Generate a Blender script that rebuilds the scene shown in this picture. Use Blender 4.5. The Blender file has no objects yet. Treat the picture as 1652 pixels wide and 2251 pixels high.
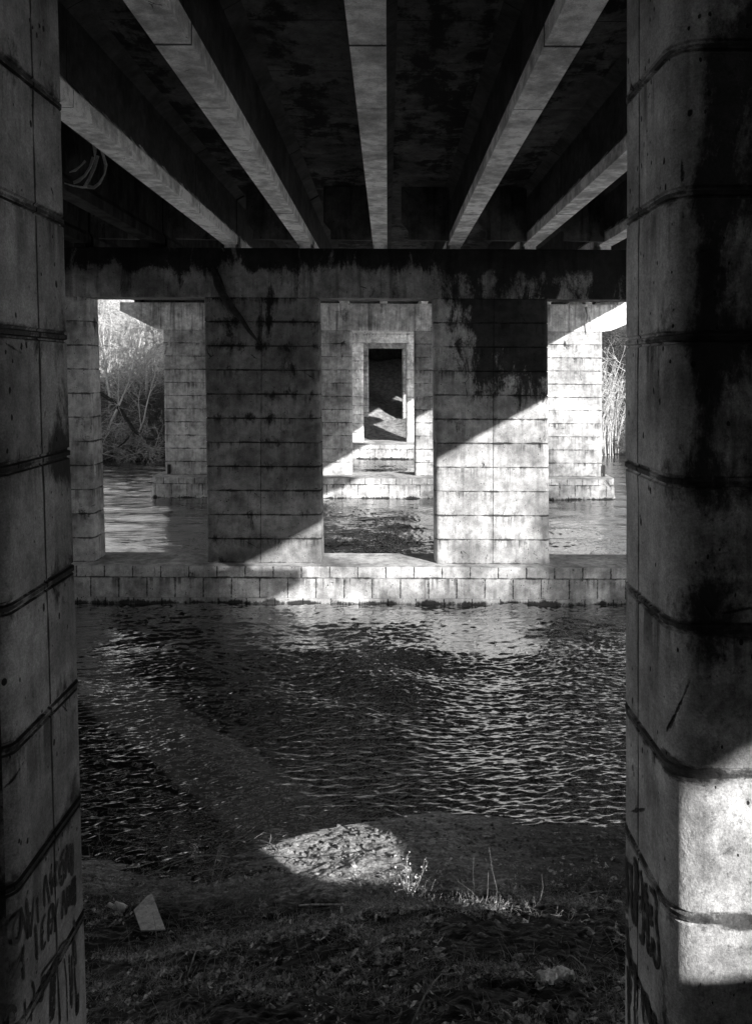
import bpy, math, random
import numpy as np
from mathutils import Vector, Matrix
R = math.radians
random.seed(7); rng = np.random.default_rng(7)
scene = bpy.context.scene
COL = scene.collection

# ------------------------------------------------------------------ camera
CAMZ = 5.5
cam_d = bpy.data.cameras.new('camera'); cam = bpy.data.objects.new('camera', cam_d); COL.objects.link(cam)
cam_d.sensor_width = 36; cam_d.lens = 1700/2251*36
cam_d.shift_x = -26/2251; cam_d.shift_y = -313/2251
cam_d.clip_start = .05; cam_d.clip_end = 2000
cam.location = (0, 0, CAMZ); cam.rotation_euler = (R(90), 0, 0)
cam.rotation_euler = (Matrix.Rotation(R(90), 3, 'X') @ Matrix.Rotation(R(.28), 3, 'Z')).to_euler()
scene.camera = cam

# ------------------------------------------------------------------ sky, sun, exposure
SUN = Vector((1.0, -1.07, .56)).normalized()          # towards the sun
w = bpy.data.worlds.new('World'); scene.world = w; w.use_nodes = True
nt = w.node_tree; nt.nodes.clear()
sky = nt.nodes.new('ShaderNodeTexSky'); sky.sky_type = 'NISHITA'; sky.sun_disc = False
sky.sun_elevation = math.asin(SUN.z); sky.sun_rotation = math.atan2(SUN.x, SUN.y)
bw = nt.nodes.new('ShaderNodeRGBToBW'); bg = nt.nodes.new('ShaderNodeBackground'); wo = nt.nodes.new('ShaderNodeOutputWorld')
bg.inputs[1].default_value = .115
nt.links.new(sky.outputs[0], bw.inputs[0]); nt.links.new(bw.outputs[0], bg.inputs[0]); nt.links.new(bg.outputs[0], wo.inputs[0])
sd = bpy.data.lights.new('sun', 'SUN'); sd.energy = 5.0; sd.angle = R(.55); sd.color = (1, .985, .97)
so = bpy.data.objects.new('sun', sd); COL.objects.link(so)
so.rotation_euler = SUN.to_track_quat('Z', 'Y').to_euler(); so.location = (30, -30, 30)
scene.view_settings.view_transform = 'Standard'; scene.view_settings.look = 'None'
scene.view_settings.exposure = 1.4; scene.view_settings.gamma = 1
scene.cycles.max_bounces = 8; scene.cycles.diffuse_bounces = 5; scene.cycles.glossy_bounces = 4

# ------------------------------------------------------------------ node expressions
class E:
    def __init__(s, t, k): s.t = t; s.k = k
    def m(s, op, *a, clamp=False):
        n = s.t.nodes.new('ShaderNodeMath'); n.operation = op; n.use_clamp = clamp
        for i, v in enumerate((s,)+a):
            if isinstance(v, E): s.t.links.new(v.k, n.inputs[i])
            else: n.inputs[i].default_value = v
        return E(s.t, n.outputs[0])
    def __add__(s, o): return s.m('ADD', o)
    __radd__ = __add__
    def __sub__(s, o): return s.m('SUBTRACT', o)
    def __rsub__(s, o): return s.m('MULTIPLY', -1.0).m('ADD', o)
    def __mul__(s, o): return s.m('MULTIPLY', o)
    __rmul__ = __mul__
    def __truediv__(s, o): return s.m('DIVIDE', o)
    def clamp(s): return s.m('ADD', 0.0, clamp=True)
    def fract(s): return s.m('FRACT')
    def abs(s): return s.m('ABSOLUTE')
    def min(s, o): return s.m('MINIMUM', o)
    def max(s, o): return s.m('MAXIMUM', o)
    def gt(s, o): return s.m('GREATER_THAN', o)
    def lt(s, o): return s.m('LESS_THAN', o)
    def floor(s): return s.m('FLOOR')
    def ss(s, a, b, c=0.0, d=1.0):
        n = s.t.nodes.new('ShaderNodeMapRange'); n.interpolation_type = 'SMOOTHSTEP'
        s.t.links.new(s.k, n.inputs[0])
        for i, v in zip((1, 2, 3, 4), (a, b, c, d)): n.inputs[i].default_value = v
        return E(s.t, n.outputs[0])
    def mix(s, a, b):            # s is the factor
        return (b*s if isinstance(b, E) else s*b) + (1.0-s)*a
class T:
    def __init__(s, name):
        s.mat = bpy.data.materials.new(name); s.mat.use_nodes = True; s.t = s.mat.node_tree; s.t.nodes.clear()
        g = s.t.nodes.new('ShaderNodeNewGeometry'); s.p = g.outputs['Position']; s.g = g
        x = s.t.nodes.new('ShaderNodeSeparateXYZ'); s.t.links.new(s.p, x.inputs[0])
        s.x, s.y, s.z = (E(s.t, o) for o in x.outputs)
        q = s.t.nodes.new('ShaderNodeSeparateXYZ'); s.t.links.new(g.outputs['Normal'], q.inputs[0])
        s.nx, s.ny, s.nz = (E(s.t, o) for o in q.outputs)
    def vec(s, sx=1, sy=1, sz=1, off=0):
        n = s.t.nodes.new('ShaderNodeVectorMath'); n.operation = 'MULTIPLY_ADD'
        s.t.links.new(s.p, n.inputs[0]); n.inputs[1].default_value = (sx, sy, sz); n.inputs[2].default_value = (off, off*1.7, off*.6)
        return n.outputs[0]
    def noise(s, sc, det=6, rough=.55, v=None, dist=0):
        n = s.t.nodes.new('ShaderNodeTexNoise'); n.inputs['Scale'].default_value = sc; n.inputs['Detail'].default_value = det
        n.inputs['Roughness'].default_value = rough; n.inputs['Distortion'].default_value = dist
        s.t.links.new(v if v else s.p, n.inputs['Vector']); return E(s.t, n.outputs[0])
    def voro(s, sc, v=None, feat='F1'):
        n = s.t.nodes.new('ShaderNodeTexVoronoi'); n.inputs['Scale'].default_value = sc; n.feature = feat
        s.t.links.new(v if v else s.p, n.inputs['Vector']); return E(s.t, n.outputs['Distance'])
    def out(s, col, rough=.85, bump=None, bs=.5, bd=.02, spec=.3, **kw):
        b = s.t.nodes.new('ShaderNodeBsdfPrincipled'); o = s.t.nodes.new('ShaderNodeOutputMaterial')
        if isinstance(col, E):
            c = s.t.nodes.new('ShaderNodeCombineColor')
            for i in range(3): s.t.links.new(col.k, c.inputs[i])
            s.t.links.new(c.outputs[0], b.inputs['Base Color'])
        else: b.inputs['Base Color'].default_value = (col, col, col, 1)
        if isinstance(rough, E): s.t.links.new(rough.k, b.inputs['Roughness'])
        else: b.inputs['Roughness'].default_value = rough
        b.inputs['Specular IOR Level'].default_value = spec
        for k, v in kw.items(): b.inputs[k.replace('_', ' ')].default_value = v
        if bump is not None:
            n = s.t.nodes.new('ShaderNodeBump'); n.inputs['Strength'].default_value = bs; n.inputs['Distance'].default_value = bd
            s.t.links.new(bump.k, n.inputs['Height']); s.t.links.new(n.outputs[0], b.inputs['Normal'])
        s.t.links.new(b.outputs[0], o.inputs[0]); return s.mat

def concrete(name, base=.3, stain=.0, bias=None, pits=True, streak=.6, jz=None, jh=.577, jstain=.0, blocks=None, lines=None, sc=1.0, extra=None, bs=.55, white=.35, jw=.05, bl=.85):
    """weathered concrete; bias(T)->extra chance of black: growth, and web shade on girders; blocks=(width, height, z0) draws masonry joints"""
    t = T(name)
    big = t.noise(.9*sc, 10, .62); mid = t.noise(4.5*sc, 8, .65, t.vec(off=7)); fine = t.noise(42*sc, 4, .7)
    c = (big.ss(.32, .68, .5, 1.28))*(mid.ss(.28, .72, .64, 1.24))*(fine.ss(.2, .8, .8, 1.15))*base
    st = t.noise(1.0, 7, .62, t.vec(5*sc, 5*sc, .35*sc, 3)); st2 = t.noise(1.0, 5, .6, t.vec(14*sc, 14*sc, .9*sc, 11))
    c = c*(1.0-(st.ss(.5, .68)*streak*.75))*(1.0-(st2.ss(.52, .7)*streak*.4))
    wh = t.noise(1.0, 8, .65, t.vec(4*sc, 4*sc, .8*sc, 21))
    c = wh.ss(.62, .72).m('MULTIPLY', white).mix(c, base*2.0)
    gr = t.noise(110, 3, .75); sp = t.noise(26*sc, 5, .8, t.vec(1, 1, .7, 51))
    c = c*gr.ss(.25, .75, .72, 1.28)*(1.0-sp.ss(.58, .7)*.5)*(sp.ss(.28, .42, 1.35, 1.0))
    h = mid*.35 + fine*.16 + sp*.25
    th = t.noise(1.7*sc, 12, .68, t.vec(1.25, 1.25, .5, 5), .4)
    a = th + stain
    if bias is not None: a = a + bias(t)
    if jz is not None:
        f = ((t.z-jz)/jh).fract(); near = f.min(1.0-f)*jh          # metres from the nearest joint
        jn = t.noise(9*sc, 6, .7, t.vec(1, 1, .25, 2))
        a = a + (1.0-near.ss(0.0, .2))*jstain
        jl = t.noise(2.4, 7, .7, t.vec(1, 1, 2, 61))
        c = c*(1.0-((near - (jl-.40)*jw*3.0).ss(-.016, .010, .82, 0.0)))
        below = (1.0-f)*jh; dr = t.noise(1.0, 6, .65, t.vec(9*sc, 9*sc, .5, 71))
        c = c*(1.0-(below.ss(.0, .42, 1.0, 0.0)*dr.ss(.46, .60)*t.noise(.9, 3, .6, t.vec(1, 1, 2, 91)).ss(.45, .6, .05, .7)))
        a = a + fine*.0
    a = a + (sp-.5)*.22 + (mid-.5)*.10
    black = a.ss(.54, .68)
    if blocks:
        bw_, bh, z0 = blocks
        row = ((t.z-z0)/bh).floor(); u = (t.x + t.y)/bw_ + row*.5
        if len(blocks) == 3: pass
        fx = u.fract(); dx = fx.min(1.0-fx)*bw_; fz = ((t.z-z0)/bh).fract(); dz = fz.min(1.0-fz)*bh
        wob = t.noise(14, 4, .6).ss(.3, .7, .006, .022)
        ln = (dx - wob).ss(-.006, .004, 1.0, 0.0)*(1.0 if bh < .5 else t.noise(2.2, 2, .5, t.vec(1, 1, 1, 17)).ss(.52, .6, .0, .8))
        ln = ln*t.ny.abs().m('ADD', t.nx.abs()).gt(.5)
        per = t.noise(1.0, 0, .5, None)
        c = c*(1.0 - ln*bl); h = h - ln*.9
    if pits:
        v = t.voro(19*sc, t.vec(1, 1, .6)); pm = t.noise(9*sc, 3, .6, t.vec(off=31))
        pit = (v - (pm-.42)*.9).ss(-.03, .02, 1.0, 0.0)
        c = c*(1.0-pit*.93); h = h - pit*1.5
    ck = t.voro(1.1*sc, t.vec(1, 1, .8, 9), 'DISTANCE_TO_EDGE'); ckw = t.noise(3, 6, .7, t.vec(off=41))
    crack = (ck - (ckw-.56)*.06).ss(-.002, .004, 1.0, 0.0)*(ckw.ss(.54, .62))
    c = c*(1.0-crack*.85); h = h - crack
    if lines:
        for ax, pos, wd in lines:
            k = {'x': t.x, 'y': t.y, 'z': t.z}[ax]
            l = ((k-pos).abs() + (t.noise(6, 3, .6)-.5)*.02 - wd).ss(-.004, .006, 1.0, 0.0)
            c = c*(1.0-l*.9); h = h - l
    if extra is not None: c = extra(t, c)
    c = black.mix(c, c*.07+.0015)
    return t.out(c, .88, h, bs, .02, spec=.25)

# ------------------------------------------------------------------ mesh helpers
def mesh(name, verts, faces, mat, parent=None, smooth=False):
    me = bpy.data.meshes.new(name)
    if isinstance(verts, np.ndarray):
        verts = np.ascontiguousarray(verts, dtype=np.float32); n = len(verts)
        me.vertices.add(n); me.vertices.foreach_set('co', verts.ravel())
        faces = np.asarray(faces, dtype=np.int32); k = faces.shape[1]
        me.loops.add(faces.size); me.loops.foreach_set('vertex_index', faces.ravel())
        me.polygons.add(len(faces)); me.polygons.foreach_set('loop_start', np.arange(len(faces), dtype=np.int32)*k)
        me.update(calc_edges=True); me.validate()
    else:
        me.from_pydata([tuple(v) for v in verts], [], faces); me.update()
    if smooth: me.polygons.foreach_set('use_smooth', [True]*len(me.polygons))
    me.materials.append(mat)
    o = bpy.data.objects.new(name, me); COL.objects.link(o)
    if parent: o.parent = parent
    return o
def empty(name, loc=(0, 0, 0)):
    o = bpy.data.objects.new(name, None); COL.objects.link(o); o.location = loc; o.empty_display_size = .3
    return o
def tag(o, label=None, cat=None, group=None, kind=None):
    if label: o['label'] = label
    if cat: o['category'] = cat
    if group: o['group'] = group
    if kind: o['kind'] = kind
    return o
class MB:
    def __init__(s): s.v = []; s.f = []
    def add(s, v, f):
        n = len(s.v); s.v += [tuple(p) for p in v]; s.f += [tuple(i+n for i in q) for q in f]
    def box(s, x0, x1, y0, y1, z0, z1):
        v = [(x, y, z) for x in (x0, x1) for y in (y0, y1) for z in (z0, z1)]
        s.add(v, [(0, 1, 3, 2), (4, 6, 7, 5), (0, 4, 5, 1), (2, 3, 7, 6), (0, 2, 6, 4), (1, 5, 7, 3)])
    def prism(s, poly, a, b, axis='y'):
        """poly: list of 2d points; extruded along axis from a to b"""
        n = len(poly)
        def P(p, q): return {'y': (p[0], q, p[1]), 'x': (q, p[0], p[1]), 'z': (p[0], p[1], q)}[axis]
        s.add([P(p, a) for p in poly]+[P(p, b) for p in poly],
              [tuple(range(n)), tuple(range(2*n-1, n-1, -1))]+[(i, i+n, (i+1) % n+n, (i+1) % n) for i in range(n)])
    def tube(s, pts, rad, k=6):
        pts = [Vector(p) for p in pts]; n = len(pts)
        if not hasattr(rad, '__len__'): rad = [rad]*n
        base = len(s.v); up = Vector((.13, .21, 1)).normalized()
        for i, p in enumerate(pts):
            d = (pts[min(i+1, n-1)]-pts[max(i-1, 0)]).normalized()
            a = d.cross(up)
            if a.length < .05: a = d.cross(Vector((1, 0, 0)))
            a.normalize(); b = d.cross(a)
            for j in range(k):
                t_ = 2*math.pi*j/k; s.v.append(tuple(p+(a*math.cos(t_)+b*math.sin(t_))*rad[i]))
        for i in range(n-1):
            for j in range(k):
                q = base+i*k; s.f.append((q+j, q+(j+1) % k, q+k+(j+1) % k, q+k+j))
        s.f.append(tuple(base+j for j in range(k))[::-1]); s.f.append(tuple(base+(n-1)*k+j for j in range(k)))
    def build(s, name, mat, parent=None, smooth=False): return mesh(name, s.v, s.f, mat, parent, smooth)

# value noise in numpy
_tab = rng.random((256, 256))
def vn(x, y):
    xi = np.floor(x).astype(int); yi = np.floor(y).astype(int); fx = x-xi; fy = y-yi
    fx = fx*fx*(3-2*fx); fy = fy*fy*(3-2*fy)
    g = lambda a, b: _tab[a & 255, b & 255]
    return (g(xi, yi)*(1-fx)+g(xi+1, yi)*fx)*(1-fy)+(g(xi, yi+1)*(1-fx)+g(xi+1, yi+1)*fx)*fy
def fbm(x, y, o=5, r=.5):
    s = 0; a = 1; n = 0
    for i in range(o): s = s+a*(vn(x*2**i+17*i, y*2**i+5*i)-.5); n += a; a *= r
    return s/n
def sstep(x, a, b):
    t = np.clip((x-a)/(b-a), 0, 1); return t*t*(3-2*t)

# ------------------------------------------------------------------ ground, water
def ground_z(x, y, fine=True):
    x = np.asarray(x, float); y = np.asarray(y, float)
    ys = 9.45-.95*sstep(-x, .1, 3.0)+.16*np.sin(x*1.3+.6)+.5*sstep(-x, 5, 16)*-1+fbm(x*.6, y*0+3, 3)*.35
    s = ys-y
    z = .13*np.clip(s, 0, 1.6)+.485*np.clip(s-1.6, 0, 20)
    z = z-.25*np.clip(-s, 0, 6)
    z = z+.64*np.exp(-((y+1.0)/.95)**2)*(1-sstep(x, 5.6, 6.9))*(1+.25*fbm(x*2, y*2, 3))  # unseen rise behind the camera, added to cut sun low on the columns
    z = z+.50*np.exp(-((y+1.2)/1.1)**2)*sstep(x, 5.8, 7.2)*(1-sstep(x, 13, 15))*(1+.5*fbm(x*2+7, y*2, 3))  # its continuation to the right, added to keep sun off the bank
    z = z+.60*np.exp(-((x-4.5)/.85)**2-((y-4.45)/.62)**2)  # mound outside the view, added to shade the litter right of the sand
    z = np.minimum(z, 7.6)
    if fine:
        on = sstep(s, -.1, .6)
        z = z+on*(fbm(x*.8, y*.8, 4)*.22+fbm(x*4, y*5, 4)*.07)+sstep(s, -.05, .1)*fbm(x*18, y*22, 4, .6)*.035
        z = z+sstep(s, .9, 1.8)*fbm(x*9+3, y*11, 3)*.08+sstep(s, .0, .25)*(fbm(x*30, y*34, 3, .6)*.022+np.abs(fbm(x*7, y*9+4, 3))*.05*sstep(x, -.2, 1.2))
    yf = 57-9.0*sstep(-x, 11, 15)-6.5*sstep(x, 10, 12.5)+fbm(x*.25, y*0, 3)*3
    q = y-yf
    zf = .26*np.clip(q, 0, 11)+.06*np.clip(q-11, 0, 30)-.3*np.clip(-q, 0, 5)+sstep(q, 0, 3)*fbm(x*.5, y*.5, 4)*.9
    zf = zf+sstep(x, 11, 14)*sstep(q, 2, 12)*5.6
    zf = zf+np.exp(-((x+2.5)**2/14+(y-66.5)**2/9))*.9
    zf = zf+sstep(y, 68, 76)*3*(1-sstep(np.abs(x), 11, 16))
    return np.where(y < 25, z, zf)
def grid(xs, ys, zf):
    X, Y = np.meshgrid(xs, ys); Z = zf(X, Y); nx, ny = len(xs), len(ys)
    i = np.arange(nx*ny).reshape(ny, nx)
    f = np.stack([i[:-1, :-1], i[:-1, 1:], i[1:, 1:], i[1:, :-1]], -1).reshape(-1, 4)
    return np.stack([X, Y, Z], -1).reshape(-1, 3), f
xs = np.concatenate([[-900, -300, -120], np.arange(-60, -4, .8), np.arange(-3.8, 4.2, .028), np.arange(4.5, 60, .8), [120, 300, 900]])
ys = np.concatenate([[-900, -300, -80], np.arange(-30, 3.4, .6), np.arange(3.5, 10.3, .024), np.arange(10.4, 44, 1.6), np.arange(44.5, 84, .45), np.arange(85, 130, 3), [200, 400, 1200]])
t = T('mud')
n1 = t.noise(3, 8, .65); n2 = t.noise(30, 6, .7); n3 = t.noise(1.0, 6, .6, t.vec(7, 22, 7)); n4 = t.noise(1.3, 5, .6, t.vec(off=8))
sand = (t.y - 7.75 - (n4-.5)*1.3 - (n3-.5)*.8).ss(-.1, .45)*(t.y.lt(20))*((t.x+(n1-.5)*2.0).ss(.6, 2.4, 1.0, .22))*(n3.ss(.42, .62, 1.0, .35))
ms = n3.ss(.5, .62)*.11 + n1.ss(.4, .7)*.02 + .006
far = t.y.gt(25)
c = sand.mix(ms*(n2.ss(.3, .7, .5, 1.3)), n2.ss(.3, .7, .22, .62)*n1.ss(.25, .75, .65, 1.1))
c = far.mix(c, n1.ss(.3, .7, .10, .30)*n2.ss(.3, .7, .7, 1.2)*(t.x.abs().ss(10, 13, 1.0, .18)))
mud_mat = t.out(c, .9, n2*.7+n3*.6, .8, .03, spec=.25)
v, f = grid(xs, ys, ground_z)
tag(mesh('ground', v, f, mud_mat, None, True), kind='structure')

def waves(X, Y):
    r = np.random.default_rng(3); Z = np.zeros_like(X)
    wx = X+.5*fbm(X*.35, Y*.35, 3); wy = Y+.55*fbm(X*.25+9, Y*.3, 3)+.05*fbm(X*1.5, Y*1.5, 2)
    amp = .7+1.3*(fbm(X*.22+4, Y*.28, 3)+.25)
    far_ = 1/(1+np.clip(Y-20, 0, 60)*.02)
    for i in range(64):
        L = .088*math.exp(r.normal(0, .42)); k = 2*math.pi/L
        th = R(97)+r.normal(0, .26); a = SLOPE*L/(2*math.pi)
        kx = k*math.cos(th); ky = k*math.sin(th)
        ph = kx*wx+ky*wy+r.random()*6.28
        sn = np.sin(ph); Z += a*np.where(sn > 0, sn**1.0*1.25, sn*.75)
    for i in range(10):
        L = r.uniform(.8, 2.2); k = 2*math.pi/L; th = R(90)+r.normal(0, .8); Z += .035*L/6.28*np.sin(k*(wx*math.cos(th)+wy*math.sin(th))+r.random()*6.28)
    return (Z-Z.mean())*amp*far_
SLOPE = .086
t = T('river_water')
rp = t.noise(1.0, 5, .6, t.vec(5, 13, 5)); rp2 = t.noise(1.0, 3, .6, t.vec(14, 36, 10))
wmat = t.out(.010, .02, rp*.5+rp2*.35, .6, .014, spec=.5, IOR=6.2)
xs = np.concatenate([[-700, -200, -60], np.arange(-26, -6.5, .25), np.arange(-6.4, 7.4, .034), np.arange(7.6, 26, .25), [60, 200, 700]])
ys = np.concatenate([[8.0], np.arange(8.1, 15, .016), np.arange(15, 25, .045), np.arange(25, 44, .08), np.arange(44, 60, .2), [62, 68, 300, 900]])
v, f = grid(xs, ys, lambda X, Y: np.where((np.abs(X) < 26.5) & (Y < 60), waves(X, Y), 0))
tag(mesh('water', v, f, wmat, None, True), kind='structure')

# ------------------------------------------------------------------ bridge materials
m_near_l = concrete('near_left_concrete', .27, -.06, lambda t: t.nx.lt(.5)*.10, jz=5.653, jh=.571, jstain=.12, streak=.35, lines=[('y', 3.52, .006)], white=.12, bs=.8, jw=.07)
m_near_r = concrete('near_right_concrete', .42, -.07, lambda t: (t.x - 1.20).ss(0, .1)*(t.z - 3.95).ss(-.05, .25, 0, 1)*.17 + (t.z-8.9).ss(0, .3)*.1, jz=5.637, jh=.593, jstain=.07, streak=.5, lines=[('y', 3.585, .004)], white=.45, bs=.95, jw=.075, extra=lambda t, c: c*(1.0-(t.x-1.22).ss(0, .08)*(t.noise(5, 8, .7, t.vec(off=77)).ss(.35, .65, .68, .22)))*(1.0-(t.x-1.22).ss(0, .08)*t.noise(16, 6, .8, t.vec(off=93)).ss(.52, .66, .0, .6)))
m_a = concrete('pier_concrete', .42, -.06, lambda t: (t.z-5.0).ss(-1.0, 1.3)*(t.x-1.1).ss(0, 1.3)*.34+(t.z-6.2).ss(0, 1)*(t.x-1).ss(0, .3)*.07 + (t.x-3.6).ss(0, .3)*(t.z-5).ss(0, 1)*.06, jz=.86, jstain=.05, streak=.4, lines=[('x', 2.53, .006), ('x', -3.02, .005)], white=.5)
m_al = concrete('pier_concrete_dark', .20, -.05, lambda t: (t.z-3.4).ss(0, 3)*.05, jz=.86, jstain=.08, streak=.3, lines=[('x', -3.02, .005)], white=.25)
m_b = concrete('pier_masonry', .44, -.10, lambda t: (t.z-5).ss(0, 2)*.04, jz=.86, jstain=.05, streak=.35, blocks=(1.3, .577, .86), white=.3, pits=False, bl=.55)
m_c = concrete('pier_masonry_pale', .62, -.12, None, jz=.86, jstain=.03, streak=.3, blocks=(1.3, .577, .86), white=.3, pits=False, bl=.5)
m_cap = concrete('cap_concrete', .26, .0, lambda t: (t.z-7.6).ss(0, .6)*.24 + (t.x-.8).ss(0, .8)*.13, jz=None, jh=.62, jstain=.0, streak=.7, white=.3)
m_capb = concrete('cap_concrete_light', .68, -.08, None, jz=None, jh=.62, jstain=.0, streak=.85, white=.3, pits=False)
m_plinth = concrete('plinth_masonry', .42, -.07, lambda t: (1.0-t.z.ss(.0, .16))*.25, jz=.60, jh=30, jstain=.0, streak=.45, white=.3, blocks=(.66, .47, .13))
m_girder = concrete('girder_concrete', .95, -.12, lambda t: (t.z-8.70).ss(0, .06)*.26+(t.z-8.80).ss(0, .1)*.4, jz=None, streak=.0, pits=False, lines=[('y', 7.16, .02), ('y', 14.9, .02), ('y', 8.9, .006), ('y', 16.9, .006)], white=.1, sc=1.5)  # light off the water put into pale bottoms, shade into black webs
m_girder_black = concrete('girder_black', .04, .08, streak=.6, pits=False)  # near-black tone for the leftmost girders
m_slab = concrete('deck_concrete', .12, .075, lambda t: (t.noise(1.0, 6, .65, t.vec(1.2, .25, 1))-.5)*.9, jz=None, streak=.4, white=.3, lines=[('y', 6.2+1.6*i, .008) for i in range(7)])  # dark base carries the shade under the deck, over mottled stains
m_diaph = concrete('diaphragm_concrete', .13, -.04, streak=.7, white=.2)
m_dark = concrete('abutment_concrete', .06, .02, streak=.5, white=.1)

def rrect(x0, x1, y0, y1, r, n=6):
    P = []
    for cx, cy, a in ((x1-r, y1-r, 0), (x0+r, y1-r, 90), (x0+r, y0+r, 180), (x1-r, y0+r, 270)):
        for i in range(n+1):
            q = R(a+90*i/n); P.append((cx+r*math.cos(q), cy+r*math.sin(q)))
    return P
def column(x0, x1, y0, y1, z0, z1, jz, jh, lean, mat, parent, r=.13, g=1.0, seed=0):
    rr = random.Random(seed)
    prof = [(-.030, 0), (-.024, .012), (-.016, .013), (-.011, -.003), (.008, -.004), (.014, .010), (.022, .010), (.029, 0)] if g == 1.0 else [(-.016, 0), (-.010, .02), (.010, .02), (.016, 0)]
    zs = [(z0, 0)]
    k = math.floor((z0-jz)/jh)
    while True:
        k += 1; zj = jz+k*jh
        if zj > z1-.06: break
        if zj < z0+.06: continue
        off = rr.uniform(-.003, .003)
        zs += [(zj+a, b+off) for a, b in prof]
        for q in (.25, .5, .75):
            if zj+jh < z1: zs.append((zj+jh*q, off))
    zs.append((z1, 0)); zs.sort()
    V = []; F = []; n = 0
    for z, ins in zs:
        L = rrect(x0+ins, x1-ins, y0+ins, y1-ins, max(r-ins, .03)); n = len(L)
        dx = lean*(z-CAMZ)
        V += [(a+dx, b, z) for a, b in L]
    for i in range(len(zs)-1):
        for j in range(n): F.append((i*n+j, i*n+(j+1) % n, (i+1)*n+(j+1) % n, (i+1)*n+j))
    F.append(tuple(range(n))[::-1]); F.append(tuple((len(zs)-1)*n+j for j in range(n)))
    o = mesh('column', V, F, mat, parent, True)
    m = o.modifiers.new('es', 'EDGE_SPLIT'); m.split_angle = R(35)
    return o
CX = [(-9.83, -7.08), (-4.33, -1.58), (1.16, 3.91), (6.66, 9.40)]
def cap(y0, y1, zb, zt, off, mat, parent, x0=-11.75, x1=11.6, slope=0.0):
    m = MB(); c0 = CX[0][0]+off; c1 = CX[3][1]+off; he = zt-.38
    m.prism([(x0, he), (c0-.35, zb+.05), (c0+.1, zb), (c1-.1, zb), (c1+.35, zb+.05), (x1, he), (x1, zt), (x0, zt)], y0, y1)
    o = m.build('cap_beam', mat, parent)
    b = o.modifiers.new('bv', 'BEVEL'); b.width = .02; b.segments = 2
    return o
def plinth(y0, y1, x0, x1, z1, mat, parent):
    m = MB(); 
    for a, b, ins in ((-1.2, .13, 0.0), (.13, .585, .03), (.597, z1, .045), (.585, .597, .06)):
        L = rrect(x0+ins, x1-ins, y0+ins, y1-ins, .42, 3); m.prism(L, a, b, 'z')
    o = m.build('plinth', mat, parent)
    return o

def pier(name, label, y0, y1, yp0, yp1, off, leans, mats, capmat, zb=7.21, ztop=8.40, base=.86, plx=(-11.5, 11.2), cols=(0, 1, 2, 3), capy=None, jzs=None):
    t = empty('bridge_pier', (0, y0, 0)); tag(t, label, 'bridge pier', 'concrete piers carrying the bridge')
    parts = []
    for i in cols:
        x0, x1 = CX[i]; x1 = 3.3 if (y0 < 5 and i == 2) else x1; x0 = 5.45 if (y0 < 5 and i == 3) else x0; jz, jh = (jzs or {}).get(i, (.86, .577))
        parts.append(column(x0+off, x1+off, y0, y1, base if not isinstance(base, dict) else base[i], zb+.003, jz, jh, leans[i], mats[i], t, seed=i+int(y0), g=1.0 if y0 < 5 else .5, r=.07 if (y0 < 5 and i == 1) else .13))
    c = cap(capy[0] if capy else y0+.003, capy[1] if capy else y1-.003, zb, ztop, off, capmat, t)
    parts.append(c)
    if yp0 is not None: parts.append(plinth(yp0, yp1, plx[0], plx[1], base if not isinstance(base, dict) else .86, m_plinth, t))
    for p in parts: p.matrix_parent_inverse = t.matrix_world.inverted() if False else Matrix.Translation((0, -y0, 0))
    return t

p0 = pier('n', 'nearest pier, its two tall spray painted columns framing the view from the bank', 3.14, 3.88, None, None, 0,
     [-.01, -.033, -.003, 0], [m_near_l, m_near_l, m_near_r, m_near_r], m_cap, 7.32, 8.45, base={0: 1.2, 1: 1.2, 2: 1.2, 3: 1.2}, capy=(2.95, 3.66),
     jzs={0: (5.653, .571), 1: (5.653, .571), 2: (5.637, .593), 3: (5.637, .593)})
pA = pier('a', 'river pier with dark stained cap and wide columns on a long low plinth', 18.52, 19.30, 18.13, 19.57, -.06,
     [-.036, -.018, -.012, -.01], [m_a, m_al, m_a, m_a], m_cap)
pB = pier('b', 'second river pier, paler masonry seen through the openings of the stained pier', 33.9, 34.7, 32.9, 35.1, 0,
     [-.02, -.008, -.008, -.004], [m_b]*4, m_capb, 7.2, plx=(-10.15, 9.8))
pC = pier('c', 'third river pier, pale frame seen inside the frame of the second pier', 49.6, 50.4, 47.6, 51.0, 0,
     [-.01]*4, [m_c]*4, m_c, 7.21)
pD = pier('d', 'innermost pale pier frame standing on the far bank', 62.9, 63.7, None, None, 0,
     [-.01]*4, [m_c]*4, m_c, 7.2, base=.4)

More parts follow.
